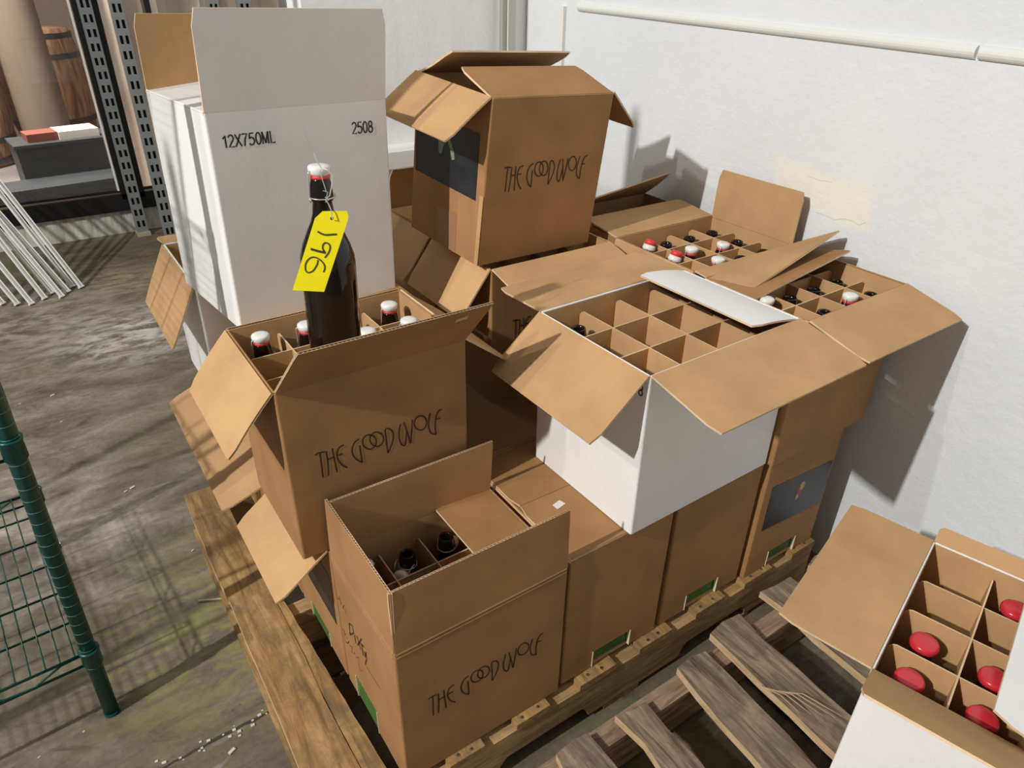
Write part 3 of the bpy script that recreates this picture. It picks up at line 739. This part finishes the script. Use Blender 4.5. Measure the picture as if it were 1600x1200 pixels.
def redcap_proto():
    t = thing('red_capped_bottle', 'x', 'bottle'); R = .038
    prof = [(.030, 0), (R-.002, .002), (R, .008), (R, .210), (R-.003, .232), (.024, .268), (.018, .290), (.017, .318), (.017, .342)]
    mb = MB(); mb.lathe(prof, 28); mb.obj('glass_body', GLASS, t, True)
    mb = MB(); mb.lathe([(.0195, .3355), (.0206, .3375), (.0212, .3435), (.0200, .3475), (.0172, .3488), (.004, .3495)], 28); mb.obj('cap', REDC, t, True)
    return t
PC, PO, PF, PR = bottle_proto(), open_proto(False), open_proto(True), redcap_proto()
used = {}
def bottle(kind, case, i, j, grid, where, dz=.006, rz=0, tilt=(0, 0)):
    src = {'c': PC, 'o': PO, 'f': PF, 'r': PR}[kind]
    t = src if kind not in used else copy_tree(src); used[kind] = 1
    a, b, h = case['dims']; nx, ny = grid
    lx = -a/2+T+(a-2*T)*(i+.5)/nx; ly = -b/2+T+(b-2*T)*(j+.5)/ny
    if kind == 'r': ly += .004; lx -= .004
    E = Euler(case.rotation_euler).to_matrix()
    t.location = Vector(case.location)+E @ Vector((lx, ly, dz)); t.rotation_euler = (tilt[0], tilt[1], case.rotation_euler[2]+rz)
    desc = {'c': 'white capped bottle', 'o': 'uncapped black bottle', 'f': 'bottle with flipped red stopper', 'r': 'red capped bottle'}[kind]
    col = ['first', 'second', 'third', 'fourth'][i]; rowd = {3: ['front', 'middle', 'back'], 4: ['nearest', 'second', 'third', 'farthest']}[ny][j]
    t['label'] = f'{desc}, {rowd} row, {col} from left, in {where}'
    t['group'] = f'bottles in the {where}'; return t
G43 = (4, 3)
w12 = 'case below tall white box'
for k, i, j, r in (('c', 0, 2, .3), ('c', 1, 2, -.2), ('c', 3, 2, .2), ('c', 3, 1, -.1), ('c', 2, 1, .4), ('o', 2, 2, 0)): bottle(k, B12, i, j, G43, w12, rz=r, dz=.017)
w7 = 'tall-flap case by wall'
for k, i, j, r in (('f', 0, 2, 3.3), ('o', 1, 2, .4), ('o', 2, 2, 1), ('o', 3, 2, 2), ('f', 0, 1, 3.1), ('c', 1, 1, 0), ('c', 2, 1, .5), ('o', 3, 1, .2), ('c', 1, 0, .3), ('o', 3, 0, 0), ('o', 2, 0, 1)):
    bottle(k, B7, i, j, G43, w7, rz=r, dz=.012 if k != 'c' else .008, tilt=(.06, 0) if (i, j) == (2, 1) else (0, 0))
w6 = 'case nearest wall'
for k, i, j, r in (('o', 0, 0, 0), ('o', 1, 0, .5), ('c', 2, 0, .2), ('o', 3, 0, 1.9), ('o', 1, 1, 1), ('o', 2, 1, 2.2), ('o', 3, 1, .4), ('c', 0, 1, 0), ('o', 3, 2, 0), ('o', 2, 2, 0)):
    bottle(k, B6, i, j, G43, w6, rz=r, dz=.006)
bottle('o', B5, 0, 2, G43, 'white centre case', rz=1, dz=.006)
w1 = 'near corner case'
for k, i, j, r in (('o', 2, 2, 3.9), ('o', 1, 2, .6), ('c', 0, 2, 0), ('o', 1, 1, 0), ('o', 0, 1, 0)): bottle(k, B1, i, j, G43, w1, rz=r, dz=-.008+.012)
for i, j in ((0, 0), (0, 1), (1, 0), (1, 1), (1, 3), (2, 0), (2, 1)): bottle('r', B15, i, j, (3, 4), 'white case by wall', dz=.005)
for i in (0, 1, 2): bottle('o', B10, i+1, 0, G43, 'case under topmost brown box', rz=i)
# the tagged bottle, stood on the cell dividers
tb = copy_tree(PC); tb.location = (.0755, .3105, .8085+.0035); tb.rotation_euler = (0, .03, .25); tb.scale = (1.02, 1.02, 1.02)
tb['label'] = 'tall black swing top bottle wearing the yellow number tag'; tb['category'] = 'bottle'; del tb['group']

# yellow tag ---------------------------------------------------------------
def ray_y(u, v_, y):
    d_ = RT*((u-800)/F_PX)+UP*((600-v_)/F_PX)+FW; t_3 = (y-CP.y)/d_.y; return CP+d_*t_3
def ray_plane(u, v_, P0, n):
    d_ = RT*((u-800)/F_PX)+UP*((600-v_)/F_PX)+FW; return CP+d_*(n.dot(P0-CP)/n.dot(d_))
YT = .256; TN = Vector((-.42, -1, .22)).normalized(); TP = ray_y(518.5, 341.5, YT)
TG = thing('number_tag', 'yellow paper tag with handwritten number wired to the bottle neck', 'tag', ray_plane(480, 455, TP, TN))
def loc_tag(u, v_): return ray_plane(u, v_, TP, TN)-Vector(TG.location)
out = [loc_tag(*p) for p in ((504, 330), (542, 329.5), (544.5, 338), (543, 346), (506.5, 456), (457, 453.5), (492, 341))]
hc = loc_tag(518.5, 341.5); hr = .0024; TU = Vector((0, 0, 1)).cross(TN).normalized(); TV = TN.cross(TU)
ring = [hc+(TU*hr*math.cos(q)+TV*hr*math.sin(q)) for q in [k*math.pi/6 for k in range(12)]]
mb = MB(); th_ = TN*-.0005
import bmesh
bmh = bmesh.new(); vo = [bmh.verts.new(p) for p in out]; vr = [bmh.verts.new(p) for p in ring]
ed = [bmh.edges.new((vo[i], vo[(i+1) % 7])) for i in range(7)]+[bmh.edges.new((vr[i], vr[(i+1) % 12])) for i in range(12)]
bmesh.ops.triangle_fill(bmh, use_beauty=True, edges=ed)
rr = bmesh.ops.extrude_face_region(bmh, geom=bmh.faces[:]); bmesh.ops.translate(bmh, verts=[g for g in rr['geom'] if isinstance(g, bmesh.types.BMVert)], vec=th_)
bmesh.ops.recalc_face_normals(bmh, faces=bmh.faces[:])
me = bpy.data.meshes.new('card'); bmh.to_mesh(me); bmh.free(); me.materials.append(YEL)
co = bpy.data.objects.new('card', me); COL.objects.link(co); co.parent = TG
mb = MB(); S8 = 4.8
cv = lambda P_: [(168+.681*x_, 456+.681*y_) for x_, y_ in P_]
num = [(.0025, cv([(290, 258), (330, 280), (375, 295), (430, 293), (502, 288)])), (.0033, cv([(215, 450), (295, 474), (378, 492)])),
       (.0020, cv([(372, 488), (348, 450), (350, 405), (378, 382), (414, 396), (428, 432), (412, 490), (368, 548)])),
       (.0019, cv([(355, 706), (370, 655), (352, 605), (300, 558), (240, 540), (185, 568), (155, 630), (162, 692), (192, 710), (242, 688), (284, 622), (294, 572)]))]
for wd_, P in num:
    q = [tuple(a_) for a_ in spline(P, 5)]
    pts = [loc_tag(420+X_/S8, 230+Y_/S8) for X_, Y_ in q]
    strokes(mb, [[((p-hc).dot(TU), (p-hc).dot(TV)) for p in pts]], (hc, TU, TV, TN), wd_)
mb.obj('handwriting', mat('marker', (.05, .045, .01), .6), TG)
mb = MB()
def wpts(P, y=YT): return [ray_y(u, v_, yy)-Vector(TG.location) for u, v_, yy in P]
mb.tube(wpts([(474, 196, .300), (478, 212, .300), (484, 226, .300), (490, 238, .300), (494, 250, .296), (502, 262, .292), (512, 266, .285), (519, 274, .28), (518, 292, .272), (515, 306, .268), (508, 312, .268), (513, 318, .262), (518, 330, .254), (519, 341, .2505), (520, 343, .2535)]), .00075, 6)
mb.tube(wpts([(500, 266, .29), (504, 282, .286), (510, 300, .28), (505, 298, .275), (512, 300, .275), (509, 316, .275), (514, 312, .27), (508, 308, .27)]), .0006, 6)
mb.obj('wire', WIRE, TG)

# ------------------------------------------------------------------ pallets
def board(parent, x0, x1, y0, y1, z0, z1, m, name='deck_board', rough=0, n=10, yaw=0, ends=True, fresh=None):
    """a plank along y (or x) with slightly uneven edges and end"""
    mb = MB(); along_y = (y1-y0) > (x1-x0)
    L0 = (y1-y0) if along_y else (x1-x0); rows = []
    for i in range(n+1):
        f = i/n; j = [random.uniform(-rough, rough) for _ in range(4)]
        if along_y:
            y = y0+L0*f; rows.append([(x0+j[0], y, z0), (x1+j[1], y, z0), (x1+j[1]*.9, y, z1+j[2]*.5), (x0+j[0]*.9, y, z1+j[3]*.5)])
        else:
            x = x0+L0*f; rows.append([(x, y0+j[0], z0), (x, y1+j[1], z0), (x, y1+j[1]*.9, z1+j[2]*.5), (x, y0+j[0]*.9, z1+j[3]*.5)])
    for i in range(n):
        a_, b_ = rows[i], rows[i+1]
        for k in range(4):
            mb.poly([a_[k], a_[(k+1) % 4], b_[(k+1) % 4], b_[k]] if not along_y else [b_[k], b_[(k+1) % 4], a_[(k+1) % 4], a_[k]], 1 if (fresh and (k in fresh)) else 0)
    mb.poly(rows[0][::-1] if not along_y else rows[0], 0); mb.poly(rows[-1] if not along_y else rows[-1][::-1], 0)
    o = mb.obj(name, [m, NEWW], parent)
    return o
P1 = thing('wooden_pallet', 'tan wooden pallet carrying the stacks of wine cases', 'pallet', (.5, .51, 0))
P1.location = (0, 0, 0)
decks = [(-.148, -.058), (-.050, -.014), (.078, .153), (.225, .305), (.382, .479), (.545, .642), (.717, .815), (.882, .983), (1.06, 1.150)]
for i, (x0, x1) in enumerate(decks):
    if i == 1: continue
    board(P1, x0, x1, -.018 if i > 1 else -.1, 1.040, .121, .139 if i != 1 else .134, W1Y, rough=.0012 if i > 1 else .003, fresh=(3,) if i == 0 else None)
def stringer(P, y0, y1, x0, x1, z0, z1, m, notches):
    mb = MB(); prof = [(x0, z0)]
    for c_, hw in notches:
        prof += [(c_-hw, z0), (c_-hw+.006, z0+.02), (c_-hw+.02, z0+.036), (c_+hw-.02, z0+.036), (c_+hw-.006, z0+.02), (c_+hw, z0)]
    prof.append((x1, z0)); top = [(x, z1) for x, _ in prof]
    for i in range(len(prof)-1):
        a_, b_ = prof[i], prof[i+1]; c_, d_ = top[i+1], top[i]
        for y, fl_ in ((y0, 0), (y1, 1)):
            q = [(a_[0], y, a_[1]), (b_[0], y, b_[1]), (c_[0], y, c_[1]), (d_[0], y, d_[1])]
            mb.poly(q if not fl_ else q[::-1])
        mb.poly([(a_[0], y0, a_[1]), (a_[0], y1, a_[1]), (b_[0], y1, b_[1]), (b_[0], y0, b_[1])])
        mb.poly([(d_[0], y0, z1), (c_[0], y0, z1), (c_[0], y1, z1), (d_[0], y1, z1)])
    for x, z in ((x0, z0), (x1, z0)): mb.poly([(x, y0, z), (x, y1, z), (x, y1, z1), (x, y0, z1)])
    return mb.obj('stringer', m, P)
for y in (-.016, .49, .985): stringer(P1, y, y+.038, -.13, 1.150, .016, .121, W1X, ((.30, .115), (.80, .115)))
for x0, x1 in ((-.148, -.05), (.08, .17), (.46, .56), (.84, .93), (1.05, 1.15)):
    board(P1, x0, x1, -.016 if x0 > 0 else -.1, 1.04, .001, .016, W1Y, 'bottom_board', .001)
nail = None
for (x0, x1) in decks[2:]:
    for q in (.3, .7):
        xx = x0+(x1-x0)*q
        if nail is None:
            mb = MB(); mb.lathe([(.0035, 0), (.0035, .0008), (.0015, .0012)], 8); nail = mb.obj('nail', STEEL, P1); nl = nail
        else:
            nl = nail.copy(); COL.objects.link(nl)
        nl.location = (xx+random.uniform(-.006, .006), -.008+random.uniform(-.002, .003), .139)

#RB
P2 = thing('wooden_pallet', 'grey weathered wooden pallet with gaps under the red capped bottle case', 'pallet', (0, 0, 0))
RB = None
def rboard(P, pa, pb, w0, w1, z0, z1, m, name='deck_board', fresh=None, rough=.003, n=14):
    """plank between two floor plan points (centre line), widths at each end"""
    pa, pb = Vector(pa), Vector(pb); d_ = (pb-pa).normalized(); nn = Vector((-d_.y, d_.x)); mb = MB(); rows = []
    for i in range(n+1):
        f = i/n; c_ = pa.lerp(pb, f); w_ = (w0+(w1-w0)*f)/2; j = [random.uniform(-rough, rough)*(2.2 if i in (0, 1) else 1) for _ in range(3)]
        l_ = c_+nn*(w_+j[0]); r_ = c_-nn*(w_+j[1]); e = (random.uniform(-.004, .004) if i == 0 else 0)
        rows.append([(l_.x, l_.y+e, z0), (r_.x, r_.y-e, z0), (r_.x, r_.y-e, z1+j[2]*.3), (c_.x, c_.y+e*2, z1+.0006), (l_.x, l_.y+e, z1)])
    for i in range(n):
        a_, b_ = rows[i], rows[i+1]
        for k in range(5): mb.poly([b_[k], b_[(k+1) % 5], a_[(k+1) % 5], a_[k]], 1 if fresh and k in fresh else 0)
    mb.poly(rows[0]); mb.poly(rows[-1][::-1])
    return mb.obj(name, [m, NEWW], P)
rboard(P1, (-.034, -.1), (-.052, .53), .046, .020, .121, .1375, W1Y, rough=.0015)
for pa, pb, w0, w1 in (((.290, -.105), (.235, -1.1), .085, .085), ((.437, -.112), (.385, -1.1), .070, .075), ((.620, -.098), (.520, -1.1), .088, .105), ((.748, -.072), (.70, -1.1), .092, .09),
                       ((.945, -.058), (.90, -1.1), .10, .10), ((1.10, -.06), (1.08, -1.1), .08, .08)):
    rboard(P2, pa, pb, w0, w1, .121, .1405, W2Y, fresh=(4, 1))
for y0 in (-.140, -.60, -1.08): stringer(P2, y0, y0+.042, .215, 1.16, .016, .1205, W2X, ())
for pa, pb in (((.27, -.09), (.27, -1.1)), ((.70, -.10), (.66, -1.1)), ((.83, -.14), (.80, -1.1)), ((1.1, -.09), (1.1, -1.1))):
    rboard(P2, pa, pb, .085, .085, .0012, .0155, W2Y, 'bottom_board')
mb = MB()
for k in range(5):
    p = Vector((.685+k*.004, -.22-k*.006, .142)); mb.tube([p, p+Vector((.01+.006*k, -.04, .010)), p+Vector((.012+.01*k, -.085-.01*k, .006+.003*k))], [.0012, .0009, .0003], 5)
o = mb.obj('splinters', NEWW, P2); o['kind'] = 'stuff'

# ------------------------------------------------------------------ green wire rack
RK = thing('wire_shelving_rack', 'green enamelled wire shelving rack at the left edge of the picture', 'shelving', (-.427, .564, 0), (.004, .029, .081))
def rel(p): return Vector(p)-Vector(RK.location)
PX = [(-.427, .564), (-.427, 1.19), (-1.34, .564), (-1.34, 1.19)]
for i, (x, y) in enumerate(PX):
    mb = MB(); mb.tube([rel((x, y, .004)), rel((x, y, 1.9))], .0145, 16)
    mb.tube([rel((x, y, 0)), rel((x, y, .008))], [.0155, .0165], 16)
    po = mb.obj('post', GRN, RK, False)
    for pl in po.data.polygons: pl.use_smooth = len(pl.vertices) == 4
    mb = MB()
    for k in range(6, 74): mb.lathe([(.0146, k*.0254), (.0149, k*.0254+.0004), (.0149, k*.0254+.0010), (.0146, k*.0254+.0014)], 16, c=(rel((x, y, 0)).x, rel((x, y, 0)).y))
    g = mb.obj('grooves', mat('groove_line', (.10, .17, .15), .5) if i == 0 else bpy.data.materials['groove_line'], po); g['kind'] = 'stuff'
for z in (.19, .70, 1.22, 1.72):
    sh = bpy.data.objects.new('shelf', None); COL.objects.link(sh); sh.parent = RK; sh.location = (0, 0, z)
    mb = MB()
    x0, x1, y0, y1 = -1.34+.427, 0.0, 0.0, .626
    for dz in (0, -.030):
        for A, B in (((x0, y0), (x1, y0)), ((x0, y1), (x1, y1)), ((x0, y0), (x0, y1)), ((x1, y0), (x1, y1))):
            mb.tube([(A[0], A[1], dz), (B[0], B[1], dz)], .003, 8)
    mb.obj('edge_rail', GRN, sh, True)
    mb = MB()
    for (A, B) in (((x0, y0), (x1, y0)), ((x0, y1), (x1, y1)), ((x1, y0), (x1, y1)), ((x0, y0), (x0, y1))):
        A, B = Vector((*A, 0)), Vector((*B, 0)); n = int((B-A).length/.05); pts = []
        for k in range(n+1):
            ph = k % 4; pts.append(A.lerp(B, k/n)+Vector((0, 0, {0: -.029, 1: -.004, 2: -.001, 3: -.026}[ph])))
        mb.tube(pts, .0024, 6)
    mb.obj('truss_wire', GRN, sh, True)
    mb = MB(); n = 36
    for k in range(1, n):
        x = x0+(x1-x0)*k/n; mb.tube([(x, y0, .003), (x, y1, .003)], .0015, 6)
    o = mb.obj('deck_wires', GRN, sh, True); o['kind'] = 'stuff'
    for k in range(1, 6):
        mb = MB(); y = y0+(y1-y0)*k/6; mb.tube([(x0, y, -.001), (x1, y, -.001)], .0026, 6); mb.obj('cross_wire', GRN, sh, True)
    for (x, y) in PX:
        r_ = rel((x, y, 0)); mb = MB(); mb.lathe([(.0155, -.032), (.0185, -.030), (.0175, .004), (.0195, .006), (.0195, .009), (.015, .009)], 20, c=(r_.x, r_.y)); mb.obj('collar', GRN, sh, True)

# ------------------------------------------------------------------ slotted uprights and loose white standards
def upright(x, y, wd, label, h=2.6, pitch=.066, foot=True):
    t = thing('slotted_upright', label, 'shelving post', (x, y, 0), (0, 0, 0), None)
    mb = MB(); s = wd
    for a0, a1 in ((-.5, -.34), (-.10, .10), (.34, .5)): mb.box(a0*s, a1*s, 0, .003, .02, h)
    k = 0; z = .02
    while z < h-.03:
        for a0, a1 in ((-.34, -.10), (.10, .34)): mb.box(a0*s, a1*s, 0, .003, z, z+pitch*.45)
        z += pitch
    mb.box(-.5*s, -.44*s, .003, .045, .02, h); mb.box(.44*s, .5*s, .003, .045, .02, h)
    mb.obj('channel', GALV, t)
    mb = MB(); mb.box(-.44*s, .44*s, .012, .014, .02, h); mb.obj('slot_shade_plate', SLOT, t)  # black plate stands in for the shade behind the slots
    if foot:
        mb = MB(); mb.box(-.6*s, .6*s, -.02, .06, 0, .02); mb.obj('foot', mat('foot_pad', (.4, .33, .24), .7), t)
    return t
upright(.218, 3.80, .060, 'grey slotted shelving upright beside the black window mullion')
upright(.300, 3.374, .055, 'grey slotted shelving upright nearest the tall white case')
upright(.700, 3.25, .05, 'slotted upright peeking over the white case, left of the black strips', foot=False)
upright(.845, 3.25, .06, 'slotted upright peeking over the middle of the white case flap', foot=False)
upright(1.075, 3.25, .06, 'slotted upright peeking over the right half of the white case flap', foot=False)
STD = mat('white_standard', (.86, .86, .83), .45, .1)
def standard(p, q, label, wd=.022):
    p, q = Vector(p), Vector(q); ln = (q-p).length
    t = thing('shelf_standard', label, 'shelf standard', p, (0, 0, 0), 'loose white shelf standards')
    t.rotation_mode = 'QUATERNION'; t.rotation_quaternion = (q-p).to_track_quat('Z', 'Y')
    mb = MB(); mb.box(-wd/2, wd/2, -.0012, 0, 0, ln); mb.box(-wd/2, -wd/2+.0018, 0, .011, 0, ln); mb.box(wd/2-.0018, wd/2, 0, .011, 0, ln)
    mb.obj('channel', STD, t)
    mb = MB(); z = .02
    while z < ln-.03:
        mb.box(-.003, .003, -.0022, -.001, z, z+.018); z += .05
    mb.obj('slots', SLOT, t)['kind'] = 'stuff'  # black boxes on the face stand in for the shade in the slots
    mb = MB(); mb.box(-wd*.62, wd*.62, -.005, .012, .0, .008); mb.box(-.004, .004, -.010, -.001, .006, .03); mb.obj('end_clip', STD, t)
    return t
spots = [((-.40, 3.03), (-.92, 3.84, 1.25)), ((-.455, 3.06), (-1.0, 3.84, 1.30)), ((-.345, 3.07), (-.86, 3.84, 1.35)), ((-.275, 3.05), (-.80, 3.84, 1.22)), ((-.245, 3.10), (-.84, 3.84, 1.28)),
         ((-.185, 3.13), (-.70, 3.84, 1.32)), ((-.31, 3.12), (-.90, 3.84, 1.38)), ((-.22, 3.16), (-.75, 3.84, 1.4)), ((-.51, 3.10), (-1.06, 3.84, 1.3))]
names_ = ['white slotted standard leaning by the window, its foot nearest the camera', 'white standard leaning at far left, left of the nearest footed one', 'white standard in the middle of the leaning bundle', 'white standard leaning right of the bundle middle',
          'white standard touching its twin right of the bundle middle', 'white standard with the rightmost foot of the leaning bundle', 'thin white standard behind the middle of the bundle', 'white standard just behind the rightmost one', 'leftmost white standard leaning at the picture edge']
for (p, q), nm in zip(spots, names_): standard((*p, .002), q, nm, .019)
